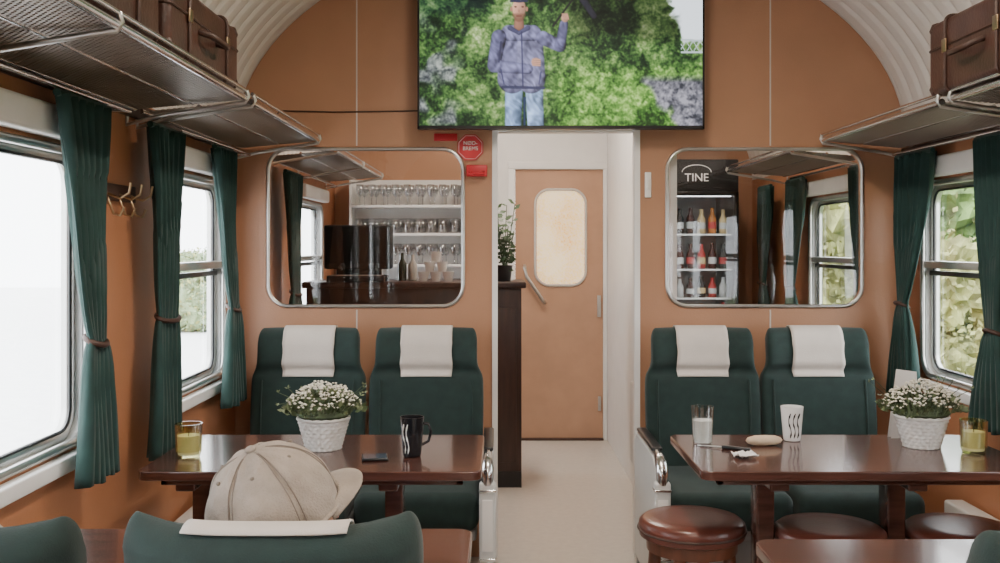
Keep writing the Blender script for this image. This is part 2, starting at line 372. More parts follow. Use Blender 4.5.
# ---------------------------------------------------------------- curtains
def curtain(X,yt0,yt1,ty,tw,yb0,yb1,z1=1.715,z0=0.72,tz=1.10,np_=7,s=1):
    g=grp('curtain',(X,(yt0+yt1)/2,0)); cy=(yt0+yt1)/2
    NU=np_*8; NV=40; V=[];F=[]
    for j in range(NV+1):
        z=z1+(z0-z1)*j/NV
        if z>=tz:
            f=((z-tz)/(z1-tz)); f=f**0.75; a=(ty-tw)*(1-f)+yt0*f; b=(ty+tw)*(1-f)+yt1*f; d=0.010+0.014*f
        else:
            f=min(1,((tz-z)/(tz-z0)))**0.5; a=(ty-tw)*(1-f)+yb0*f; b=(ty+tw)*(1-f)+yb1*f; d=0.010+0.018*f
        for i in range(NU+1):
            u=i/NU; ph=2*math.pi*np_*u+0.5*math.sin(z*6)
            V.append((d*math.sin(ph)+0.004*math.sin(5*u+z*9),a+(b-a)*u+0.005*math.sin(2*ph+z*4)-cy,z+0.006*math.sin(ph*.37)*(j/NV)))
    for j in range(NV):
        for i in range(NU):
            k=j*(NU+1)+i; F.append((k,k+1,k+NU+2,k+NU+1))
    o=mk('drape',V,F,M_curt,g,True); md=o.modifiers.new('s','SOLIDIFY'); md.thickness=0.003
    pts=[(0.024*math.cos(a),ty-cy+(tw+.008)*math.sin(a),tz-0.012*math.cos(a)) for a in [2*math.pi*k/20 for k in range(20)]]
    tube('tieback',pts,0.008,M_brown,g,closed=True,ref=(0,0,1),seg=8)
    tube('header_tape',[(0,yt0-cy-.005,z1+.002),(0,yt1-cy+.005,z1+.002)],0.010,M_curt,g,seg=8)
    return g
CL=XL+0.085; CR=XR-0.085
curtain(CL,2.40,2.70,2.63,0.032,2.52,2.75,np_=6,z0=0.735)
curtain(CL,3.04,3.34,3.20,0.075,3.05,3.30,np_=6,z0=0.69,tz=1.12)
curtain(CL,3.72,3.98,3.99,0.03,3.84,4.13,np_=6)
curtain(CR,3.86,4.20,4.15,0.03,4.02,4.25,np_=6)
curtain(CR,3.28,3.50,3.38,0.035,3.27,3.50,np_=6,tz=1.05)
curtain(CR,2.45,2.78,2.74,0.035,2.6,2.82,np_=6)
curtain(CL,1.60,1.9,1.70,0.035,1.6,1.9,np_=5); curtain(CR,1.70,2.0,1.78,0.035,1.7,1.98,np_=5)
curtain(CL,4.95,5.30,5.2,0.06,5.0,5.3,np_=6)
curtain(CR,5.50,5.80,5.74,0.04,5.6,5.85,np_=5); curtain(CR,4.50,4.75,4.6,0.04,4.5,4.7,np_=5)
curtain(CR,6.16,6.42,6.36,0.05,6.2,6.42,np_=5)
for X,ws in ((CL,WL),(CR,WR)):
    for (a,b) in ws[3:]:
        g=grp('curtain_rod',(X,(a+b)/2,1.733))
        tube('rod',[(0,-.46,0),(0,.46,0)],0.006,M_chrome,g)
        s=-1 if X<0 else 1
        for yy in (-.45,.45): tube('bracket',[(0,yy,0),(s*0.08,yy,0)],0.005,M_chrome,g)
# ---------------------------------------------------------------- seats
def seat(X,Y,rz,top=1.01,hw=0.225,arm=None,drop=0.10,cwid=0.105,dip=0.0,amax=12,a0=1):
    g=grp('high_back_train_chair',(X,Y,0),rz)
    z0=0.40
    def sec(z):
        t=(z-z0)/(top-z0)
        yc=-0.06+0.085*t
        head=1/(1+math.exp(-(z-(top-0.17))/0.012))
        th=0.055*(1-head)+0.058*head
        th-=0.022*math.exp(-((z-(top-0.17))/0.018)**2)
        w=hw*(1-head)+(hw-0.018)*head
        w+=0.008*math.sin(t*math.pi)*(1-head)
        wing=0.028*(1-head)+0.050*head
        return yc,w,th,wing
    rings=[];N=44
    zs=[z0+(top-0.06-z0)*i/34 for i in range(35)]
    def ring(z,kx,ky,zz=None,dp=0):
        yc,w,th,wing=sec(z); R=[]
        for k in range(N):
            a=2*math.pi*k/N; c,s_=math.cos(a),math.sin(a)
            ux=math.copysign(abs(c)**0.4,c); uy=math.copysign(abs(s_)**0.6,s_)
            zq=zz if zz is not None else z
            R.append((ux*w*kx, yc+uy*th*ky-wing*abs(ux*kx)**3, zq-dp*(1-abs(ux)**4)))
        return R
    for z in zs: rings.append(ring(z,1,1))
    for i in range(1,9):
        t=i/8.0; a=t*math.pi/2*0.97
        rings.append(ring(top-0.02,1-0.10*(1-math.cos(a)),max(0.05,math.cos(a)),top-0.06+0.06*math.sin(a),dip*math.sin(a)))
    loft('backrest',rings,M_green,g)
    for sx in (-1,1):
        pts=[]
        for z in zs[:26]:
            yc,w,th,wing=sec(z); pts.append((sx*(w*0.80),yc-th*0.93-wing*0.51,z))
        tube('piping_%d'%sx,pts,0.004,M_green,g,seg=6,ref=(1,0,0))
    box('cushion',-hw,hw,-0.58,-0.07,0.325,0.465,M_green,g,0.045,5)
    box('seat_pan',-hw+.01,hw-.01,-0.53,-0.05,0.285,0.33,M_grey,g,0.01)
    box('pedestal',-0.14,0.14,-0.42,-0.12,0.02,0.29,M_grey,g,0.015)
    box('foot_plate',-0.18,0.18,-0.46,-0.06,0.0,0.022,M_grey,g,0.006)
    box('back_shell',-hw+.03,hw-.03,-0.01,0.035,0.30,0.62,M_grey,g,0.012)
    cw=cwid; V=[];F=[];nx=14
    def front(z,x):
        yc,w,th,wing=sec(z); u=min(0.999,abs(x)/w)
        c=u**(1/0.4); s_=math.sqrt(max(0,1-c*c)); return yc,s_**0.6*th,wing*u**3,u
    path=[]; zf=top-0.195
    for i in range(14): path.append((zf+(top-0.06-zf)*i/13,-1,None))
    for i in range(1,amax): path.append((top-0.02,None,math.pi*i/12))
    if drop>0.05:
        for i in range(7): path.append((top-0.06-drop*i/6,1,None))
    for (z,sg,a) in path:
        for i in range(nx+1):
            x=-cw+2*cw*i/nx
            yc,t_,wg,u=front(z,x)
            if a is None: V.append((x*(1+0.02*math.sin(z*60)),yc+sg*(t_+0.005)-wg,z))
            else: V.append((x,yc-math.cos(a)*(t_+0.005)-wg,top-0.06+0.065*math.sin(a)-dip*(1-u**4)*math.sin(a)))
    n=nx+1
    for j in range(len(path)-1):
        for i in range(nx): k=j*n+i; F.append((k,k+1,k+n+1,k+n))
    o=mk('headrest_cover',V,F,M_cloth,g,True); md=o.modifiers.new('s','SOLIDIFY'); md.thickness=0.003; md.offset=1
    if arm:
        ax=arm*(hw+0.031)
        out=[(-0.59,0.10),(-0.05,0.10),(-0.03,0.55),(-0.08,0.585),(-0.50,0.585),(-0.57,0.56),(-0.595,0.49),(-0.59,0.42)]
        plate('side_panel',[out],0.030,lambda x,y,z:(ax+z,x,y),M_lgrey,g,0.004)
        box('front_box',ax-0.029,ax+0.029,-0.63,-0.585,0.10,0.52,M_lgrey,g,0.012)
        box('front_inset',ax-0.018,ax+0.018,-0.6325,-0.629,0.28,0.46,M_white,g,0.001)
        for zz in (0.245,0.485): box('chrome_band_%d'%int(zz*100),ax-0.030,ax+0.030,-0.634,-0.58,zz,zz+0.010,M_chrome,g,0.003)
        V=[];F=[]
        tube('arm_rail',[(ax,p[0],p[1]) for p in [(-0.612,0.51),(-0.614,0.54),(-0.602,0.567),(-0.575,0.587),(-0.54,0.595),(-0.50,0.597),(-0.10,0.597),(-0.045,0.575)]],[.020,.022,.022,.020,.017,.015,.015,.013],M_chrome,g,ref=(1,0,0),seg=14)
        box('foot',ax-0.02,ax+0.02,-0.62,-0.57,0.0,0.10,M_grey,g,0.004); box('rear_foot',ax-0.015,ax+0.015,-0.08,-0.05,0.0,0.11,M_grey,g,0.004)
        box('arm_pad',ax-0.020,ax+0.020,-0.50,-0.10,0.602,0.618,M_black,g,0.007,4)
    return g
seat(-0.78,4.12,0); seat(-0.30,4.12,0,arm=1)
seat(0.825,4.12,0,arm=-1); seat(1.295,4.12,0)
seat(-0.335,1.46,math.pi,top=0.958,arm=-1,hw=0.238,drop=0,cwid=0.118,dip=0.016,amax=9); seat(-0.845,1.46,math.pi,top=0.95,hw=0.238,drop=0,dip=0.012,amax=9)
seat(0.915,1.44,math.pi,top=0.935,arm=1,drop=0,hw=0.238,amax=9); seat(1.42,1.44,math.pi,top=0.935,drop=0,hw=0.238,amax=9)
# ---------------------------------------------------------------- tables
def table(x0,x1,y0,y1,z=0.72,legs=()):
    g=grp('dining_table',((x0+x1)/2,(y0+y1)/2,0)); cx=(x0+x1)/2; cy=(y0+y1)/2
    plate('top',[rr(x0-cx,x1-cx,y0-cy,y1-cy,0.03)],0.018,lambda x,y,zz:(x,y,z-0.013+zz),M_wood,g,0.004)
    a=0.05
    for nm,b in (('apron_front',(x0-cx+a,x1-cx-a,y0-cy+a,y0-cy+a+.02)),('apron_back',(x0-cx+a,x1-cx-a,y1-cy-a-.02,y1-cy-a)),('apron_l',(x0-cx+a,x0-cx+a+.02,y0-cy+a,y1-cy-a)),('apron_r',(x1-cx-a-.02,x1-cx-a,y0-cy+a,y1-cy-a))):
        box(nm,b[0],b[1],b[2],b[3],z-0.05,z-0.026,M_wood,g,0.003)
    for i,lx in enumerate(legs):
        box('post_%d'%i,lx-cx-.027,lx-cx+.027,-.04,.04,0.05,z-0.026,M_wood,g,0.006)
        box('foot_%d'%i,lx-cx-.03,lx-cx+.03,-(y1-y0)*.4,(y1-y0)*.4,0.0,0.05,M_wood,g,0.012)
        box('head_%d'%i,lx-cx-.028,lx-cx+.028,-(y1-y0)*.36,(y1-y0)*.36,z-0.075,z-0.026,M_wood,g,0.006)
    return g
table(-1.01,-0.055,2.78,3.32,legs=(-0.32,-0.90))
table(0.565,1.53,2.78,3.32,legs=(0.80,1.195))
table(-1.01,-0.065,1.86,2.22,legs=(-0.62,))
table(0.545,1.53,1.76,2.14,legs=(0.66,1.40))
# ---------------------------------------------------------------- stools
def stool(X,Y,h=0.50,rot=0.3):
    g=grp('leather_stool',(X,Y,0),rot)
    lathe('seat_pad',[(0.02,h-0.062),(0.15,h-0.062),(0.163,h-0.055),(0.166,h-0.035),(0.163,h-0.014),(0.150,h-0.003),(0.10,h),(0.02,h)],(0,0,0),M_stool,g,40,0.9)
    tube('piping',[(0.166*math.cos(a),0.166*math.sin(a),h-0.036) for a in [2*math.pi*k/40 for k in range(40)]],0.004,M_brown,g,closed=True,ref=(0,0,1),seg=6)
    lathe('apron_ring',[(0.12,h-0.10),(0.140,h-0.10),(0.143,h-0.062),(0.12,h-0.062)],(0,0,0),M_stoolw,g,32)
    for k in range(4):
        a=math.pi/4+k*math.pi/2; c,s=math.cos(a),math.sin(a)
        tube('leg_%d'%k,[(0.115*c,0.115*s,h-0.065),(0.125*c,0.125*s,h-0.2),(0.14*c,0.14*s,0.15),(0.155*c,0.155*s,0.0)],[0.020,0.021,0.017,0.014],M_stoolw,g,ref=(-s,c,0))
    for k in range(2):
        a=math.pi/4+k*math.pi/2; c,s=math.cos(a)*.138,math.sin(a)*.138
        tube('stretcher_%d'%k,[(-c,-s,0.17+k*.03),(c,s,0.17+k*.03)],0.010,M_stoolw,g)
    return g
stool(0.60,3.13,0.50); stool(0.995,3.02,0.505,0.1) ; stool(1.392,3.02,0.505,0.5)
# ---------------------------------------------------------------- table-top items
TZ=0.7205
def votive(X,Y):
    g=grp('votive_candle',(X,Y,TZ))
    lathe('glass',[(0.02,0),(0.032,0.0),(0.038,0.02),(0.040,0.10),(0.037,0.10),(0.035,0.02),(0.02,0.008)],(0,0,0),M_amberg,g,24)
    lathe('wax',[(0.01,0.009),(0.030,0.009),(0.033,0.065),(0.02,0.063),(0.008,0.062)],(0,0,0),M_candle,g,20)
    tube('wick',[(0,0,0.061),(0.001,0,0.075)],0.0012,M_black,g,6)
votive(-0.925,2.97); votive(1.435,3.03)
def flowerpot(X,Y,seed,hgt=1.0):
    random.seed(seed); g=grp('potted_flowers',(X,Y,TZ)); seg=72
    V=[];F=[];n=26
    for i in range(n):
        t=i/(n-1); z=0.095*t; r=0.052+0.026*t
        for k in range(seg):
            a=2*math.pi*k/seg
            rr_=r+0.0034*math.sin(a*18+math.pi*(i//3%2))+0.0014*math.sin(i*2.1)
            V.append((rr_*math.cos(a),rr_*math.sin(a),z))
    for t_,z in ((0.070,0.095),(0.066,0.08)):
        for k in range(seg):
            a=2*math.pi*k/seg; V.append((t_*math.cos(a),t_*math.sin(a),z))
    for i in range(n+1):
        for k in range(seg):
            k2=(k+1)%seg; F.append((i*seg+k,i*seg+k2,(i+1)*seg+k2,(i+1)*seg+k))
    F.append(tuple(range(seg))); F.append(tuple((n+1)*seg+k for k in range(seg)))
    mk('woven_basket',V,F,M_pot,g,True)
    tube('basket_rim',[(0.078*math.cos(a),0.078*math.sin(a),0.096+0.001*math.sin(a*18)) for a in [2*math.pi*k/72 for k in range(72)]],0.005,M_pot,g,closed=True,ref=(0,0,1),seg=8)
    A=Acc()
    for _ in range(650):
        a=random.uniform(0,2*math.pi); rd=0.12*math.sqrt(random.random()); z=0.098+0.07*(1-(rd/0.135)**2)*random.random()**0.5*hgt+0.01
        p=Vector((rd*math.cos(a),rd*math.sin(a)*0.9,z)); d=Vector((math.cos(a)*random.random(),math.sin(a)*random.random(),random.uniform(0.1,0.9))).normalized()
        s=d.orthogonal().normalized(); L=random.uniform(0.012,0.028); w=L*0.28
        A.add([p,p+d*L*.5+s*w,p+d*L,p+d*L*.5-s*w],[(0,1,2,3)],random.choice((0,0,1)))
    for _ in range(420):
        a=random.uniform(0,2*math.pi); rd=0.115*math.sqrt(random.random()); z=0.12+0.08*(1-(rd/0.13)**2)*hgt+random.uniform(-0.012,0.012)
        c=(rd*math.cos(a),rd*math.sin(a)*0.9,z); r=random.uniform(0.003,0.0068)
        A.add([(c[0]+r,c[1],c[2]),(c[0],c[1]+r,c[2]),(c[0]-r,c[1],c[2]),(c[0],c[1]-r,c[2]),(c[0],c[1],c[2]+r*.7),(c[0],c[1],c[2]-r*.7)],[(0,1,4),(1,2,4),(2,3,4),(3,0,4),(1,0,5),(2,1,5),(3,2,5),(0,3,5)],2)
    for _ in range(26):
        a=random.uniform(0,2*math.pi); L=random.uniform(0.11,0.17); d=Vector((math.cos(a),math.sin(a)*.6,0))
        V,F=tubeg([Vector((0,0,.10))+d*.03,Vector((0,0,.15))+d*L*.6,Vector((0,0,random.uniform(.10,.21)))+d*L],0.0010,5); A.add(V,F,0)
        e=Vector(V[-1])
        for q in range(3):
            dd=Vector((random.uniform(-1,1),random.uniform(-1,1),random.uniform(0,1))).normalized()*0.012; s=dd.orthogonal().normalized()*.0035
            A.add([e,e+dd*.5+s,e+dd,e+dd*.5-s],[(0,1,2,3)],1)
    V,F=latheg([(0.01,0.08),(0.05,0.085),(0.085,0.108),(0.07,0.138),(0.01,0.158)],(0,0,0),18); A.add(V,F,0)
    A.make('foliage',[M_leaf,M_leaf2,M_flower],g)
    return g
flowerpot(-0.545,3.09,3); flowerpot(1.315,3.12,5)
def mug(X,Y,m,m2,h=0.115,rot=0,ks=(0,1)):
    g=grp('coffee_mug',(X,Y,TZ),rot)
    lathe('body',[(0.022,0),(0.026,0.002),(0.028,0.012),(0.036,h),(0.0335,h),(0.026,0.014),(0.01,0.012)],(0,0,0),m,g,28)
    tube('handle',[(0.033,0,h*.82),(0.05,0,h*.80),(0.058,0,h*.6),(0.05,0,h*.36),(0.030,0,h*.28)],0.0045,m,g,ref=(0,1,0))
    A=Acc()
    for k in ks:
        a=-math.pi*0.5-rot-0.75+k*0.35
        pts=[((0.0272+0.0088*t)*math.cos(a+0.12*math.sin(t*7)),(0.0272+0.0088*t)*math.sin(a+0.12*math.sin(t*7)),0.012+ (h-0.03)*t) for t in [q/8 for q in range(9)]]
        V,F=tubeg(pts,[0.0012+0.0016*(q%3==1) for q in range(9)],6); A.add(V,F)
    A.make('painted_pattern',[m2],g)
    lathe('coffee',[(0.005,h*.7),(0.031,h*.7),(0.031,h*.705),(0.005,h*.705)],(0,0,0),M_brown,g,20)
mug(-0.262,2.98,M_blackcer,M_whitecer,0.118,0.3,(0,1.1)); mug(0.94,3.22,M_whitecer,M_blackcer,0.11,1.2,(0.8,2.0,3.2))
g=grp('smartphone',(-0.368,2.94,TZ),0.15)
box('body',-0.038,0.038,-0.02-.012,0.032+.012,0.0,0.008,M_black,g,0.003); box('screen',-0.034,0.034,-0.028,0.04,0.008,0.0085,mat('phone_glass',(0.05,0.07,0.10),0.1),g)
g=grp('drinking_glass',(0.642,3.17,TZ))
lathe('tumbler',[(0.02,0),(0.030,0),(0.036,0.118),(0.0345,0.118),(0.029,0.006),(0.01,0.005)],(0,0,0),M_glassy,g,28)
lathe('milk',[(0.005,0.0062),(0.028,0.0062),(0.032,0.075),(0.005,0.076)],(0,0,0),M_whitecer,g,24)
g=grp('bread_roll',(0.83,3.14,TZ),0.1)
V,F=latheg([(0.002,-0.06),(0.012,-0.052),(0.018,-0.03),(0.019,0.0),(0.017,0.035),(0.011,0.05),(0.002,0.058)],(0,0,0),18)
mk('crust',[(v[2],v[0],v[1]*0.85+0.0165) for v in V],F,M_bread,g,True)
g=grp('table_knife',(0.725,3.07,TZ),1.05)
box('handle',-0.008,0.008,-0.045,0.045,0.0,0.011,M_black,g,0.004)
mk('blade',[(-.007,.044,.005),(.007,.044,.005),(.008,.10,.003),(.002,.125,.002),(-.007,.11,.003),(-.007,.044,.0065),(.007,.044,.0065),(.008,.10,.0045),(.002,.125,.0035),(-.007,.11,.0045)],[(0,1,2,3,4),(5,6,7,8,9),(0,1,6,5),(1,2,7,6),(2,3,8,7),(3,4,9,8),(4,0,5,9)],M_alu,g)
g=grp('snack_wrapper',(0.725,2.96,TZ),0.3)
V=[];F=[]
for j in range(9):
    for i in range(9):
        V.append((-0.032+0.008*i,-0.026+0.0065*j,0.007+0.009*math.sin(i*1.3+j)*math.sin(j*.9)**2+0.003))
for j in range(8):
    for i in range(8): k=j*9+i; F.append((k,k+1,k+10,k+9))
o=mk('crumpled_sheet',V,F,M_whitecer,g,True); o.modifiers.new('s','SOLIDIFY').thickness=0.002
g=grp('paper_menu',(1.32,3.285,TZ),0.1)
mk('folded_card',[(-.05,0,0),(.05,0,0),(.04,-.02,.215),(-.03,-.02,.225),(-.05,-.025,0),(.05,-.025,0)],[(0,1,2,3),(3,2,5,4)],M_whitecer,g)
# ---------------------------------------------------------------- TV
S=238.0; YT=1000/S
def tvx(px): return (px-500)/S
def tvz(py): return H+(245-py)/S
g=grp('wall_television',(0,0,0))
x0,x1=tvx(417.5),tvx(704.5); z0,z1=tvz(129),tvz(-34)
box('casing',x0,x1,YT+0.004,YT+0.045,z0,z1,M_black,g,0.004)
box('mount_plate',x0+.35,x1-.35,YT+0.045,YP-0.001,z0+.15,z1-.15,M_black,g)
for nm,b in (('bezel_bottom',(x0,x1,z0,z0+.012)),('bezel_top',(x0,x1,z1-.01,z1)),('bezel_l',(x0,x0+.008,z0,z1)),('bezel_r',(x1-.008,x1,z0,z1))):
    box(nm,b[0],b[1],YT-0.002,YT+0.006,b[2],b[3],M_black,g)
nx,ny=480,266
pxs=np.linspace(419.5,702.5,nx); pys=np.linspace(-31,125.5,ny); PXg,PYg=np.meshgrid(pxs,pys)
def vn(x,y,sc,seed):
    r=np.random.RandomState(seed).rand(128,128); xx=x/sc+500; yy=y/sc+500
    xi=np.floor(xx).astype(int); yi=np.floor(yy).astype(int); fx=xx-xi; fy=yy-yi; fx=fx*fx*(3-2*fx); fy=fy*fy*(3-2*fy)
    g_=lambda a,b:r[a%128,b%128]
    return (g_(yi,xi)*(1-fx)+g_(yi,xi+1)*fx)*(1-fy)+(g_(yi+1,xi)*(1-fx)+g_(yi+1,xi+1)*fx)*fy
wx=PXg+6*(vn(PXg,PYg,11,21)-.5); wy=PYg+6*(vn(PXg,PYg,11,22)-.5)
n1=vn(wx,wy,34,1)*.42+vn(wx,wy,15,2)*.33+vn(wx,wy,7,3)*.25
n2=vn(wx+wy*.4,wy-wx*.3,3.1,5); n3=vn(wx,wy,9,6); n4=vn(PXg*.8+PYg*.6,PYg*.8-PXg*.6,1.5,8)
leaf=np.clip(n1*.95+(n2-.5)*.30+(n4-.5)*.22-.02,0,1)
def C(*c): return np.array(c,float)
img=np.zeros((ny,nx,3))
def mix(a,b,t): return a*(1-t[...,None])+b*t[...,None]
stops=[(0.0,C(12,20,14)),(0.28,C(26,44,26)),(0.42,C(50,80,40)),(0.55,C(80,114,58)),(0.68,C(118,146,84)),(0.85,C(164,182,128)),(1.0,C(205,215,178))]
for ch in range(3): img[...,ch]=np.interp(leaf,[s[0] for s in stops],[s[1][ch] for s in stops])
reg=np.clip((PYg-55-8*n3)/20,0,1)*np.clip((PXg-548)/15,0,1); img=mix(img,img*C(1.12,1.18,1.0)+C(10,14,2),reg*.7)
reg=np.clip((44-PYg+14*(n3-.5))/14,0,1)*np.clip((PXg-552)/25,0,1); img=mix(img,img*.5,reg*.85)
reg=np.clip((22-PYg+20*(n1-.5))/12,0,1)*np.clip((500-PXg)/20,0,1); img=mix(img,img*.62+C(4,12,18),reg*.7)
rk=np.clip((n2*.5+n4*.3+n3*.4-.28)*1.7,0,1)
rocks=mix(C(52,54,62)+0*img,C(166,164,176)+0*img,rk)
reg=np.clip((472-PXg+14*(n3-.5))/16,0,1)*np.clip((PYg-10)/22,0,1)*np.clip((vn(wx,wy,15,9)-.45)*4,0,1); img=mix(img,rocks,reg*.75)
reg=np.clip((PXg-664+(PYg-110)*-.7+14*(n3-.5))/7,0,1)*np.clip((PYg-74)/8,0,1); img=mix(img,rocks*.9,reg*np.clip((n1+n2*.3-.25)*6,0,1))
reg=np.clip((PXg-(670+PYg*.30)+26*(n1-.5)+5*(n2-.5))/4,0,1)*np.clip((44-PYg+4*(n2-.5))/4,0,1)
img=mix(img,C(226,234,242)+0*img,reg)
br=((np.abs(PYg-(40+(PXg-690)*0.05))<.9)|(np.abs(PYg-52)<.9)|((np.abs((PXg+PYg*.6)%7-3.5)<.5)&(PYg>40)&(PYg<52))|((np.abs((PXg-PYg*.6)%7-3.5)<.4)&(PYg>40)&(PYg<52)))&(PXg>681)
img[br]=C(172,184,186)
def ell(cx,cy,rx,ry,c,ang=0,soft=.12,sh=0):
    global img
    dx=PXg-cx;dy=PYg-cy;ca,sa=math.cos(ang),math.sin(ang)
    u=(dx*ca+dy*sa)/rx; v=(-dx*sa+dy*ca)/ry; d=np.sqrt(u*u+v*v)
    tt=np.clip((1-d)/soft,0,1); col=C(*c)+0*img
    if sh: col=col*(1+sh*(-u*.6-v*.3))[...,None]
    img=mix(img,col,tt)
folds=vn(wx*1.0+wy*.5,wy*.45,5.0,31)*.55+vn(wx-wy*.5,wy*.6,2.4,32)*.45-.5
def seg(xa,ya,xb,yb,ra,rb,c,sh=.3,fo=.95):
    global img
    dx,dy=xb-xa,yb-ya; L=dx*dx+dy*dy; tt=np.clip(((PXg-xa)*dx+(PYg-ya)*dy)/L,0,1)
    qx=PXg-(xa+tt*dx); qy=PYg-(ya+tt*dy); d=np.sqrt(qx**2+qy**2); r=ra+(rb-ra)*tt
    w=np.clip((r-d)/.9+.5,0,1); col=(C(*c)+0*img)*np.clip(1+sh*(-qx/np.maximum(r,1)*.6-qy/np.maximum(r,1)*.4)-.30*(d/np.maximum(r,1))**4+fo*folds,.15,1.8)[...,None]
    img=mix(img,col,w)
seg(562,-32,594,16,4.5,3,(36,36,46),.2,.3); seg(553,26,590,-24,1.0,.8,(28,26,30),0,0)
JA=(100,100,132)
seg(514,84,513,132,9.0,8.0,(118,142,178)); seg(534,84,536,132,9.0,8.0,(130,154,190)); seg(524.5,98,524.5,132,1.4,1.0,(40,52,80),0,0)
seg(512,42,512,79,13,14.5,JA); seg(530,42,531,79,13,14.5,(110,110,142)); seg(509,33,533,33,8,8,(106,106,140))
seg(499,37,494,64,7.5,6.5,(88,88,120)); seg(494,66,528,69,6.5,5,(102,102,136)); seg(501,42,499,62,.8,.6,(48,48,72),0,0)
seg(543,38,560,46,7,6,(98,98,132)); seg(560,46,564,24,5.5,4.2,(92,92,126))
ell(536,62,5.2,4.6,(172,128,108),0,.2,.3); ell(565,18,4,4.6,(168,124,104),0,.2,.3)
for q in range(4): seg(533,59.3+q*1.9,540,59.8+q*1.9,.95,.8,(180,136,116),.2,.1)
for q in range(4): seg(562.5+q*1.5,14,564+q*1.5,19,.8,.8,(176,130,110),.2,.1)
seg(519,19,519,26,4.4,5.2,(136,96,80),.2,.1); seg(510,28,519,33,2.4,1.8,(62,62,90),.2,.2); seg(528,28,519,33,2.4,1.8,(68,68,96),.2,.2)
ell(519,8.5,7.4,11.5,(180,132,112),0,.2,.4); ell(511.3,9,1.5,2.8,(158,110,94),0,.3); ell(526.8,9,1.5,2.8,(150,104,88),0,.3)
reg=((PXg-519)/7.6)**2+((PYg-12.5)/10)**2; reg=np.clip((1-reg)*4,0,1)*np.clip((PYg-12.5)/2,0,1); img=mix(img,C(96,66,52)+0*img,reg*.6)
ell(519,-3,8.8,6.2,(62,66,92),0,.2,.4); seg(511,1,527,1,1.2,1.2,(42,44,66),0,.1)
for ex in (515.4,522.6): ell(ex,6.8,1.7,1.0,(70,46,38),0,.5)
ell(519,11,1.1,2.2,(152,104,88),0,.6); seg(516.8,16,521.2,16,.55,.5,(92,50,46),0,0)
seg(521.5,32,523,88,.6,.6,(50,50,78),0,0); seg(503,87,544,88,1.3,1.3,(52,54,80),0,.2); seg(501,70,504,84,.7,.5,(56,56,86),0,0); seg(541,72,539,84,.7,.5,(60,60,92),0,0)
img=np.clip(img,0,255)/255.; lin=np.where(img<=.04045,img/12.92,((img+.055)/1.055)**2.4)
X=(PXg-500)/S; Z=H+(245-PYg)/S
V=np.stack([X,np.full_like(X,YT),Z],-1).reshape(-1,3).tolist()
F=[(j*nx+i,j*nx+i+1,(j+1)*nx+i+1,(j+1)*nx+i) for j in range(ny-1) for i in range(nx-1)]
m=bpy.data.materials.new('tv_picture'); m.use_nodes=True; nt=m.node_tree; b=nt.nodes['Principled BSDF']
at=nt.nodes.new('ShaderNodeAttribute'); at.attribute_name='Col'
nt.links.new(at.outputs['Color'],b.inputs['Emission Color']); b.inputs['Emission Strength'].default_value=1.9
b.inputs['Base Color'].default_value=(0.01,0.01,0.01,1); b.inputs['Roughness'].default_value=0.45; b.inputs['Specular IOR Level'].default_value=0.15
o=mk('screen',V,F,m,g)
ca=o.data.color_attributes.new('Col','FLOAT_COLOR','POINT')
ca.data.foreach_set('color',np.concatenate([lin,np.ones((ny,nx,1))],-1).reshape(-1).astype(np.float32))
g=grp('tv_cable'); tube('lead',[(-0.95,YP-.006,1.93),(-0.7,YP-.006,1.925),(-0.35,YP-.006,1.93),(-0.33,YP-.01,1.95)],0.003,M_brown,g,ref=(0,1,0))
tube('drop',[(-0.95,YP-.006,1.93),(-1.02,YP-.006,1.86),(-1.06,YP-.006,1.80)],0.003,M_brown,g,ref=(0,1,0))
g=grp('emergency_brake_sign',(-0.128,YP,1.772))
oc=[(0.060*math.cos(math.pi/8+k*math.pi/4),0.060*math.sin(math.pi/8+k*math.pi/4)) for k in range(8)]
plate('octagon',[oc],0.006,lambda x,y,z:(x,-0.006+z,y),M_red,g)
tube('white_border',[(p[0]*.90,-0.0095,p[1]*.90) for p in oc],0.0010,M_whitecer,g,closed=True,ref=(0,1,0),seg=6)
text('lettering','NØD-\nBREMS',0.023,(0,-0.0102,0.006),M_whitecer,g,0.0006)
g=grp('emergency_brake_handle',(-0.10,YP,1.665))
box('box',-0.045,0.045,-0.03,-0.001,-0.02,0.03,M_red,g,0.005); tube('pull',[(-.03,-.03,0),(-.03,-.05,-.01),(.03,-.05,-.01),(.03,-.03,0)],0.005,M_red,g,ref=(0,0,1))
g=grp('notice_label',(-0.235,YP,1.812)); box('plate',-0.05,0.05,-0.006,-0.001,-0.012,0.020,M_red,g,0.001)
g=grp('light_switch',(0.64,YP,1.61)); box('plate',-0.014,0.014,-0.010,-0.001,-0.055,0.055,M_whitecer,g,0.003); box('rocker',-0.007,0.007,-0.014,-0.009,-0.02,0.02,M_whitecer,g,0.002)
g=grp('coat_hook_rail',(XL,2.98,1.50))
box('board',0.001,0.015,-0.13,0.13,-0.02,0.03,M_brown,g,0.003)
for k in range(3):
    yy=-0.09+0.09*k
    tube('hook_%d'%k,[(0.012,yy,0.0),(0.05,yy,-0.015),(0.075,yy,0.0),(0.08,yy,0.03)],0.004,M_brass,g,ref=(0,1,0))
    tube('lower_hook_%d'%k,[(0.012,yy,-0.01),(0.03,yy,-0.06),(0.05,yy,-0.065),(0.06,yy,-0.04)],0.004,M_brass,g,ref=(0,1,0))
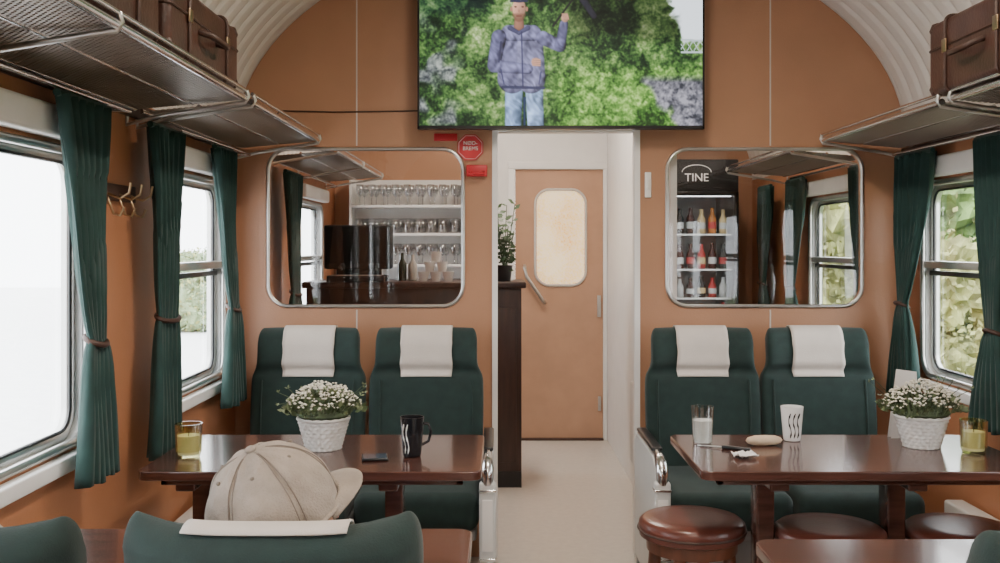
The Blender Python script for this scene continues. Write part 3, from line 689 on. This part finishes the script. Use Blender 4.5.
# ---------------------------------------------------------------- bar area
g=grp('bar_counter',(-0.38,5.68,0))
box('body',-0.70,0.50,-0.11,0.25,0.0,1.11,M_wood2,g,0.004)
box('top',-0.72,0.525,-0.15,0.28,1.11,1.145,M_wood2,g,0.008)
for k in range(4): box('front_panel_%d'%k,-0.66+k*.29,-0.40+k*.29,-0.118,-0.11,0.14,1.0,M_wood2,g,0.003)
box('plinth',-0.70,0.50,-0.115,-0.11,0,0.09,M_black,g)
BZ=1.1455
g=grp('coffee_machine',(-0.795,5.62,BZ))
box('body',-0.185,0.185,-0.06,0.10,0.07,0.315,M_blackm,g,0.012); box('front_panel',-0.165,-0.005,-0.064,-0.06,0.10,0.30,M_blackm,g,0.002); box('front_panel_r',0.005,0.165,-0.064,-0.06,0.10,0.30,M_blackm,g,0.002)
box('column',-0.12,0.12,-0.03,0.09,0.03,0.08,M_blackm,g,0.004)
box('drip_tray',-0.16,0.16,-0.12,0.09,0.0,0.035,M_blackm,g,0.006); box('tray_grid',-0.14,0.14,-0.11,-0.065,0.035,0.039,M_alu,g)
for sx in (-.08,.08):
    tube('group_head',[(sx,-0.05,0.09),(sx,-0.085,0.085),(sx,-0.085,0.07)],0.016,M_blackm,g,ref=(1,0,0)); tube('portafilter',[(sx,-0.085,0.075),(sx,-0.14,0.07)],0.007,M_black,g)
g=grp('cup_stack',(-0.36,5.62,BZ))
for k in range(3):
    for q in range(3-k):
        lathe('cup_%d_%d'%(k,q),[(0.018,0),(0.022,0),(0.033,0.055),(0.031,0.055),(0.02,0.004)],(-0.07+q*0.07+k*.035,0,k*0.056),M_whitecer,g,16)
g=grp('bottle_group',(-0.53,5.72,BZ))
for q,(c,h) in enumerate((((0.02,0.03,0.02),.16),((0.35,0.33,0.3),.15))):
    lathe('bottle_%d'%q,[(0.02,0),(0.025,0.003),(0.026,h*.6),(0.011,h*.78),(0.010,h),(0.005,h)],(q*0.06-.03,0,0),mat('bottle_c%d'%q,c,0.15),g,16)
g=grp('potted_plant',(0.02,5.66,BZ))
lathe('pot',[(0.03,0),(0.04,0),(0.052,0.09),(0.047,0.09),(0.03,0.07)],(0,0,0),M_black,g,20)
A=Acc(); random.seed(11)
for k in range(11):
    a=random.uniform(0,2*math.pi); rr0=random.uniform(.02,.08); hh=random.uniform(0.18,0.44)
    pts=[(0,0,0.07),(rr0*.5*math.cos(a),rr0*.5*math.sin(a),hh*.5),(rr0*math.cos(a),rr0*math.sin(a),hh)]
    V,F=tubeg(pts,0.0025,6); A.add(V,F)
    for q in range(10):
        t=0.35+0.65*q/9; p=Vector((rr0*t*math.cos(a),rr0*t*math.sin(a),hh*t)); d=Vector((random.uniform(-1,1),random.uniform(-1,1),random.uniform(-.5,.4))).normalized()
        s=d.orthogonal().normalized(); L=random.uniform(.035,.06)
        A.add([p,p+d*L*.5+s*L*.3,p+d*L,p+d*L*.5-s*L*.3],[(0,1,2,3)],0)
A.make('leaves',[mat('bar_plant_leaf',(0.03,0.07,0.02),0.45)],g)
g=grp('glass_shelf',(-0.62,YE,0))
box('back',-0.38,0.36,-0.015,-0.001,0.95,1.80,M_white,g)
SH=[1.02,1.22,1.43,1.62]
for k,z in enumerate(SH): box('shelf_%d'%k,-0.38,0.36,-0.22,-0.015,z-0.018,z,M_white,g,0.002)
for sx in (-0.395,0.36): box('side',sx,sx+.015,-0.22,-0.001,0.95,1.80,M_white,g)
box('base_cabinet',-0.395,0.375,-0.24,-0.001,0.0,0.95,M_wood2,g,0.004)
A=Acc()
for k,z in enumerate(SH):
    for r_ in range(2):
        for q in range(9):
            x=-0.33+q*0.08+r_*0.02; y=-0.17+r_*0.085
            if k%2: pr=[(0.024,0.0005),(0.024,0.003),(0.003,0.006),(0.003,0.055),(0.022,0.075),(0.028,0.105),(0.023,0.14),(0.022,0.14),(0.026,0.105),(0.004,0.06)]
            else: pr=[(0.02,0.0005),(0.024,0.001),(0.029,0.10),(0.027,0.10),(0.022,0.008)]
            V,F=latheg(pr,(x,y,z),14); A.add(V,F[:-1])
A.make('wine_glasses',[glassmat('bar_glass',(0.80,0.82,0.83),0.2)],g,True)
# fridge
g=grp('drinks_fridge',(1.235,6.45,0)); w=0.24
box('cabinet_back',-w,w,0.25,0.28,0.05,1.88,M_grey,g)
box('side_l',-w,-w+.03,-0.25,0.25,0.05,1.88,M_black,g,0.004); box('side_r',w-.03,w,-0.25,0.25,0.05,1.88,M_black,g,0.004)
box('base',-w,w,-0.25,0.25,0.05,0.22,M_black,g,0.004); box('canopy',-w,w,-0.27,0.25,1.68,1.88,M_blackm,g,0.006)
for q in range(4): box('foot_%d'%q,-w+.02+(q%2)*.39,-w+.07+(q%2)*.39,-0.22+(q//2)*.4,-0.17+(q//2)*.4,0,0.05,M_black,g)
for q in (-1,1): box('door_stile',min(q*w,q*(w-.03)),max(q*w,q*(w-.03)),-0.275,-0.252,0.22,1.68,M_black,g,0.004)
box('door_rail_t',-w,w,-0.275,-0.252,1.655,1.68,M_black,g,0.003); box('door_rail_b',-w,w,-0.275,-0.252,0.22,0.26,M_black,g,0.003)
mk('door_glass',[(-w+.03,-.262,.25),(w-.03,-.262,.25),(w-.03,-.262,1.66),(-w+.03,-.262,1.66)],[(0,1,2,3)],M_glassy,g)
text('sign','TINE',0.070,(-0.02,-0.273,1.765),mat('lit_sign',(0.7,0.7,0.7),0.5,emit=0.25),g,0.002)
tube('sign_arc',[(-0.02+0.09*math.cos(a),-0.272,1.80+0.045*math.sin(a)) for a in [math.pi*k/16 for k in range(17)]],0.0022,mat('lit_sign',(0.9,0.9,0.9)),g,ref=(0,1,0),seg=6)
box('light_tube',-w+.04,w-.04,-0.24,-0.22,1.65,1.67,mat('fridge_tube',(0.9,0.95,1.0),0.5,emit=4.0),g)
L=bpy.data.lights.new('fridge_fill_light','AREA'); L.shape='RECTANGLE'; L.size=0.36; L.size_y=1.2; L.energy=1.6; L.color=(.9,.95,1)  # fill light added behind the door to brighten the dark fridge inside
o=bpy.data.objects.new('fridge_fill_light',L); bpy.context.collection.objects.link(o); o.parent=g; o.location=(0,-0.245,1.0); o.rotation_euler=(math.pi/2,0,0)
A=Acc(); random.seed(3); bz=[0.24,0.50,0.76,1.02,1.20,1.42]
cols=[[0,1,4,0,1,2]]*3+[[5,3,1,5,2,3],[2,1,1,2,1,5],[0,5,1,6,0,6]]
for k,z in enumerate(bz):
    box('shelf_%d'%k,-w+.031,w-.031,-0.20,0.24,z-0.010,z,M_lgrey,g)
    for q in range(6):
        h=[.22,.22,.22,.13,.155,.17][k]*random.uniform(.9,1.05); x=-0.172+q*0.0685; c=cols[k][q]
        V,F=latheg([(0.02,0),(0.026,0.003),(0.026,h*.58),(0.012,h*.78),(0.012,h),(0.004,h)],(x,-0.15,z),12); A.add(V,F,c)
        V,F=latheg([(0.0265,h*.2),(0.0268,h*.21),(0.0268,h*.45),(0.0265,h*.46)],(x,-0.15,z),12); A.add(V,F,random.choice((3,2,6,3)))
A.make('bottles',[mat('juice_orange',(0.35,0.13,0.03),0.25),mat('cola_brown',(0.04,0.012,0.01),0.15),mat('label_red',(0.30,0.025,0.025),0.3),mat('water_pale',(0.38,0.40,0.40),0.2),mat('green_bottle',(0.02,0.10,0.03),0.15),mat('dark_bottle',(0.015,0.02,0.02),0.2),mat('label_straw',(0.42,0.33,0.17),0.5)],g,True)
g=grp('folding_seat',(0.744,5.05,0))
box('hinge_plate',-0.03,-0.001,-0.18,0.18,0.40,0.66,M_grey,g,0.006)
box('flap',-0.065,-0.032,-0.19,0.19,0.22,0.64,M_lgrey,g,0.015)
tube('support',[(-0.02,0.15,0.4),(-0.02,0.15,0.0)],0.010,M_alu,g); tube('support_b',[(-0.02,-0.15,0.4),(-0.02,-0.15,0.0)],0.010,M_alu,g)
# ---------------------------------------------------------------- ceiling lamps
def lamp(Y,z,e,Lx=0.16,Ly=0.7,X=XC,col=(1.0,0.86,0.72),zt=2.70):
    g=grp('unseen_ceiling_lamp',(X,Y,z))
    box('housing',-Lx/2-.02,Lx/2+.02,-Ly/2-.02,Ly/2+.02,0.0,zt-z,M_white,g,0.004)
    box('diffuser',-Lx/2,Lx/2,-Ly/2,Ly/2,-0.02,0.0,mat('lamp_diffuser',(1.0,0.9,0.8),0.5,emit=4.0),g,0.008)
    L=bpy.data.lights.new('bulb','AREA'); L.shape='RECTANGLE'; L.size=Lx; L.size_y=Ly; L.energy=e; L.color=col
    o=bpy.data.objects.new('bulb',L); bpy.context.collection.objects.link(o); o.parent=g; o.location=(0,0,-0.025)
lamp(-1.0,2.66,14); lamp(0.9,2.66,22); lamp(2.7,2.66,30); lamp(5.6,2.60,34,X=0.0,zt=2.66); lamp(5.5,2.46,14,X=1.10,zt=2.56)  # all out of view; the last two added to brighten the rear room
# ---------------------------------------------------------------- seated man with cap
HX,HY=-0.357,1.60
L0=Vector((HX,1.86,0)); g=grp('seated_man',tuple(L0)); off=-L0
def skinned(name,pts,edges,rad,mats,fn=None,root=0,sub=2):
    me=bpy.data.meshes.new(name); me.from_pydata(pts,edges,[]); o=bpy.data.objects.new(name,me); bpy.context.collection.objects.link(o)
    md=o.modifiers.new('k','SKIN')
    for i,v in enumerate(me.skin_vertices[0].data):
        r=rad[i]; v.radius=r if isinstance(r,tuple) else (r,r); v.use_root=(i==root)
    ms=o.modifiers.new('s','SUBSURF'); ms.levels=sub; ms.render_levels=sub
    dgp=bpy.context.evaluated_depsgraph_get(); dgp.update()
    m2=bpy.data.meshes.new_from_object(o.evaluated_get(dgp)); bpy.data.objects.remove(o)
    m2.materials.clear()
    for x in mats: m2.materials.append(x)
    for p in m2.polygons:
        p.use_smooth=True; p.material_index=fn(p.center) if fn else 0
    o=bpy.data.objects.new(name,m2); bpy.context.collection.objects.link(o); o.parent=g; o.location=off
    return o
x=HX
P=[(x,1.84,.555),(x,1.77,.62),(x,1.70,.69),(x,1.655,.755),(x,1.635,.80),(x,1.62,.86)]
E=[(0,1),(1,2),(2,3),(3,4),(4,5)]; R=[(.125,.095),(.12,.09),(.13,.085),(.11,.07),(.052,.052),(.05,.05)]
for s in (-1,1):
    b=len(P)
    P+=[(x+s*.13,1.655,.748),(x+s*.185,1.66,.725),(x+s*.205,1.74,.60),(x+s*.20,1.80,.56),(x+s*.13,1.99,.585)]
    R+=[.062,.055,.043,.042,.027]; E+=[(3,b),(b,b+1),(b+1,b+2),(b+2,b+3),(b+3,b+4)]
    b=len(P)
    P+=[(x+s*.085,1.87,.535),(x+s*.11,2.08,.535),(x+s*.12,2.28,.525),(x+s*.12,2.31,.30),(x+s*.12,2.32,.085),(x+s*.125,2.42,.04)]
    R+=[.085,.072,.056,.048,.038,.032]; E+=[(0,b),(b,b+1),(b+1,b+2),(b+2,b+3),(b+3,b+4),(b+4,b+5)]
def bodym(c):
    if c.z>0.80: return 1
    if c.y>2.0 or (c.y>1.84 and c.z<0.52 ): return 2 if c.z>0.09 else 3
    if c.z<0.5: return 2
    return 0
skinned('body',P,E,R,[M_jack,M_skin,M_jean,M_black],bodym)
for s in (-1,1):
    w=Vector((x+s*.13,1.985,.598)); d=Vector((-s*.15,1,-.02)).normalized(); sd=Vector((1,0,0))
    skinned('palm_%s'%('r' if s>0 else 'l'),[tuple(w),tuple(w+d*.045),tuple(w+d*.08)],[(0,1),(1,2)],[(.024,.016),(.036,.014),(.036,.012)],[M_skin])
    for q in range(4):
        o_=(-.028+.0185*q); Lf=[.062,.072,.068,.052][q if s<0 else 3-q]
        a=w+d*.078+sd*o_; P=[tuple(a-d*.02),tuple(a+Vector((0,0,.004))),tuple(a+d*Lf*.45+Vector((0,0,.004))),tuple(a+d*Lf*.78-Vector((0,0,.008))),tuple(a+d*Lf-Vector((0,0,.020)))]
        skinned('finger_%d'%q,P,[(0,1),(1,2),(2,3),(3,4)],[.009,.009,.0085,.008,.007],[M_skin],sub=1)
    a=w+d*.03-sd*s*.026; tdir=(d*.7-sd*s*.7).normalized()
    skinned('thumb',[tuple(a),tuple(a+tdir*.028),tuple(a+tdir*.052-Vector((0,0,.006)))],[(0,1),(1,2)],[.012,.010,.009],[M_skin],sub=1)
hc=Vector((HX-0.004,1.622,0.912)); RH=Matrix.Rotation(math.radians(-50),4,'Z')@Matrix.Rotation(math.radians(22),4,'X')
def hw_(v): return hc+RH@Vector(v)
bm=bmesh.new(); bmesh.ops.create_icosphere(bm,subdivisions=5,radius=1)
for v in bm.verts:
    X_,Y_,Z_=v.co; px_=X_*.074; py=Y_*.093; pz=Z_*.112
    if Z_<-.1: k=(-Z_-.1)/.9; px_*=1-.28*k
    if Y_<0 and Z_<-.2: py*=1-.35*(-Z_-.2)
    if Y_>0:
        py+=.022*math.exp(-((px_/.010)**2+((pz+.018)/.020)**2))+.010*math.exp(-((px_/.008)**2+((pz-.0)/.022)**2))
        for sx in (-1,1): py-=.010*math.exp(-(((px_-sx*.030)/.014)**2+((pz-.004)/.010)**2))
        py+=.006*math.exp(-((px_/.022)**2+((pz+.052)/.010)**2)); py+=.008*math.exp(-((px_/.022)**2+((pz+.092)/.016)**2))
        py-=.004*math.exp(-((px_/.022)**2+((pz+.052)/.0025)**2))
    v.co=hw_((px_,py,pz))
me=bpy.data.meshes.new('head'); bm.to_mesh(me); bm.free(); me.materials.append(M_skin)
for p in me.polygons: p.use_smooth=True
o=bpy.data.objects.new('head',me); bpy.context.collection.objects.link(o); o.parent=g; o.location=off
def blob(name,c,r,m,seg=16):
    prof=[(max(.02,math.sin(math.pi*i/10)),-math.cos(math.pi*i/10)) for i in range(11)]
    V,F=latheg(prof,(0,0,0),seg); mk(name,[hw_((c[0]+v[0]*r[0],c[1]+v[1]*r[1],c[2]+v[2]*r[2])) for v in V],F,m,g,True,off=off)
for sx in (-1,1):
    blob('eye',(sx*.030,.072,.004),(.011,.010,.009),M_whitecer); blob('iris',(sx*.030,.0805,.004),(.0045,.003,.0045),M_black)
    blob('ear',(sx*.076,-.005,-.008),(.010,.020,.032),M_skin)
    blob('eyebrow',(sx*.031,.086,.022),(.016,.004,.003),M_hair)
blob('lips',(0,.088,-.053),(.020,.006,.006),mat('lips',(0.45,0.15,0.12),0.5))
V=[];F=[];n=40;mm=18
for j in range(mm):
    ph=math.radians(10+ (118-10)*j/(mm-1))
    for i in range(n):
        a=2*math.pi*i/n; yy=math.sin(a)
        phh=ph if yy<0.1 else min(ph,math.radians(70))
        V.append(hw_((.079*math.cos(a)*math.sin(phh),-.004+.095*yy*math.sin(phh),.115*math.cos(phh))))
for j in range(mm-1):
    for i in range(n): i2=(i+1)%n; F.append((j*n+i,j*n+i2,(j+1)*n+i2,(j+1)*n+i))
F.append(tuple(range(n)))
o=mk('hair',V,F,M_hair,g,True,off=off); o.modifiers.new('s','SOLIDIFY').thickness=0.004
def capr(a,ph):
    k=(a%(math.pi/3))/(math.pi/3); d=min(k,1-k)
    seam=-0.0028*math.exp(-(d/.035)**2)
    fold=0.0016*math.sin(3*a+5*ph)*math.sin(2.3*ph*2+a)+0.0011*math.sin(7*a+6*ph+1)+0.0008*math.sin(15*a-9*ph)
    return seam+fold*min(1,ph*2)
V=[];F=[];n=144;mm=40
for j in range(mm):
    ph=0.03+ (math.radians(97)-0.03)*j/(mm-1)
    for i in range(n):
        a=2*math.pi*i/n; d=capr(a,ph)
        sp=math.sin(ph)**0.90
        V.append(hw_(((.1000+d)*math.cos(a)*sp,-.002+(.109+d)*math.sin(a)*sp,.006+(.114+d)*math.cos(ph))))
for j in range(mm-1):
    for i in range(n): i2=(i+1)%n; F.append((j*n+i,j*n+i2,(j+1)*n+i2,(j+1)*n+i))
F.append(tuple(range(n)))
o=mk('cap_dome',V,F,M_cap,g,True,off=off); o.modifiers.new('s','SOLIDIFY').thickness=0.003
blob('cap_button',(0,-.002,.122),(.009,.009,.006),M_cap)
for k in range(3):
    for dl in (-.045,.045):
        pts=[]
        for q in range(-18,19):
            if abs(q)<2: continue
            ph=abs(q)*math.radians(95)/18; a=math.pi/3*k+(math.pi if q<0 else 0)+(dl if q>0 else -dl); sp=math.sin(ph)**.90; dd=capr(a,ph)+.0005
            pts.append((q,hw_(((.1000+dd)*math.cos(a)*sp,-.002+(.109+dd)*math.sin(a)*sp,.006+(.114+dd)*math.cos(ph)))))
        for sg in (-1,1): tube('cap_stitch_%d'%k,[p for q,p in pts if q*sg>0],0.0009,M_capst,g,seg=5,off=off)
for k in range(6):
    a=math.pi/6+k*math.pi/3; ph=.62; sp=math.sin(ph)**.9
    c=(.1005*math.cos(a)*sp,-.002+.1095*math.sin(a)*sp,.006+.1145*math.cos(ph)); blob('cap_eyelet_%d'%k,c,(.0035,.0035,.0035),M_capst,10)
tube('cap_band',[hw_((.101*math.cos(a),-.002+.110*math.sin(a),-.006)) for a in [2*math.pi*q/48 for q in range(48)]],0.004,M_cap,g,closed=True,ref=(0,0,1),seg=8,off=off)
V=[];F=[]
nu,nv=24,8
for j in range(nv+1):
    t=j/nv
    for i in range(nu+1):
        u=-1+2*i/nu; a=math.pi/2-u*1.05
        bx=.099*math.cos(a); by=-.002+.108*math.sin(a)
        ext=.052*(1-abs(u)**2.6)*t
        V.append(hw_((bx*(1+.02*t),by+ext,.0-.010*t*(1-abs(u)*.2)-0.016*(u*u)*t+.004)))
for j in range(nv):
    for i in range(nu): k=j*(nu+1)+i; F.append((k,k+1,k+nu+2,k+nu+1))
o=mk('cap_brim',V,F,M_cap,g,True,off=off); o.modifiers.new('s','SOLIDIFY').thickness=0.004
# ---------------------------------------------------------------- outside
mg=mat('meadow_grass',(0.13,0.17,0.07),0.9,var=0.5,nscale=1.2)
mk('ground',[(-60,-40,-1.2),(60,-40,-1.2),(60,60,-1.2),(-60,60,-1.2)],[(0,1,2,3)],mg)
box('bright_ground_slab',XL-22,XL-0.8,-20,40,-1.2,-0.35,mat('bright_slab_pale',(0.75,0.75,0.74),0.8,var=.05))  # pale slab added as a reflector so the left windows blow out white
M_f1=mat('foliage_summer',(0.13,0.20,0.06),0.9,var=0.8,nscale=3.5,bump=0.8,bscale=6)
M_f2=mat('foliage_yellow',(0.27,0.27,0.10),0.9,var=0.6,nscale=4,bump=0.8,bscale=6)
M_f3=mat('foliage_hazy',(0.20,0.26,0.14),0.9,var=0.5,nscale=3,bump=0.5,bscale=6)
M_bark=mat('bark',(0.10,0.06,0.04),0.9,bump=0.5)
from mathutils import noise as mn
def tree(X,Y,h,r,m,sd,zb=-1.2,nm='tree',lo=.35,nl=5000):
    g=grp(nm,(X,Y,zb)); A=Acc(); rnd=random.Random(sd)
    tube('trunk',[(0,0,0),(0.05,0,h*.4),(0,0.05,h*.8)],[.12,.09,.04],M_bark,g,ref=(0,1,0))
    C_=[]
    for q in range(11):
        c=Vector((rnd.uniform(-r,r)*.6,rnd.uniform(-r,r)*.6,h*rnd.uniform(lo,.95))); rad=r*rnd.uniform(.30,.5); C_.append((c,rad))
        bm=bmesh.new(); bmesh.ops.create_icosphere(bm,subdivisions=4,radius=1)
        V=[]
        for v in bm.verts:
            d=.9+.35*mn.noise(v.co*3+c*3)+.26*mn.noise(v.co*9+c); p=c+v.co*rad*d; p.z=max(p.z,0.02); V.append(p)
        F=[[v.index for v in f.verts] for f in bm.faces]; bm.free(); A.add(V,F,0)
    for q in range(nl):
        c,rad=rnd.choice(C_); u=Vector((rnd.gauss(0,1),rnd.gauss(0,1),rnd.gauss(0,1))).normalized()
        p=c+u*rad*rnd.uniform(.85,1.25); p.z=max(p.z,.05); d=Vector((rnd.uniform(-1,1),rnd.uniform(-1,1),rnd.uniform(-1,1))).normalized(); s=d.orthogonal().normalized(); L=rnd.uniform(.05,.12)
        A.add([p,p+d*L*.5+s*L*.3,p+d*L,p+d*L*.5-s*L*.3],[(0,1,2,3)],rnd.choice((0,0,1)))
    A.make('crown',[m,M_f2],g)
for i,(X_,Y_,h_,r_,m_) in enumerate(((7,12,3.6,2.2,M_f1),(6.2,15.5,3.8,2.2,M_f2),(9,9,3.4,2.2,M_f1),(8,19,4.2,2.6,M_f1),(5.2,10.5,2.3,1.2,M_f2),(7.5,6,4,2.2,M_f1),(11,24,5,3,M_f2))):
    tree(X_,Y_,h_,r_,m_,i,nl=9000)
for i,(X_,Y_) in enumerate(((-7.2,23.5),(-8.5,26.5),(-6.0,20.5),(-9.6,30))):
    tree(X_,Y_,1.15,1.3,M_f3,40+i,-.35,'bush',.2)
# ---------------------------------------------------------------- world & camera
w=bpy.data.worlds.new('overcast'); bpy.context.scene.world=w; w.use_nodes=True; nt=w.node_tree
bg=nt.nodes['Background']; bg.inputs['Strength'].default_value=12.0
tc=nt.nodes.new('ShaderNodeTexCoord'); n=nt.nodes.new('ShaderNodeTexNoise'); n.inputs['Scale'].default_value=1.5
cr=nt.nodes.new('ShaderNodeValToRGB'); cr.color_ramp.elements[0].color=(0.86,0.92,1.0,1); cr.color_ramp.elements[1].color=(1,1,1,1)
nt.links.new(tc.outputs['Generated'],n.inputs['Vector']); nt.links.new(n.outputs['Fac'],cr.inputs['Fac']); nt.links.new(cr.outputs['Color'],bg.inputs['Color'])
cam=bpy.data.cameras.new('camera'); co=bpy.data.objects.new('camera',cam); bpy.context.collection.objects.link(co)
co.location=(0,0,H); co.rotation_euler=(math.pi/2,0,0); cam.sensor_width=36; cam.lens=36; cam.shift_y=-0.0365; cam.clip_start=0.05
bpy.context.scene.camera=co
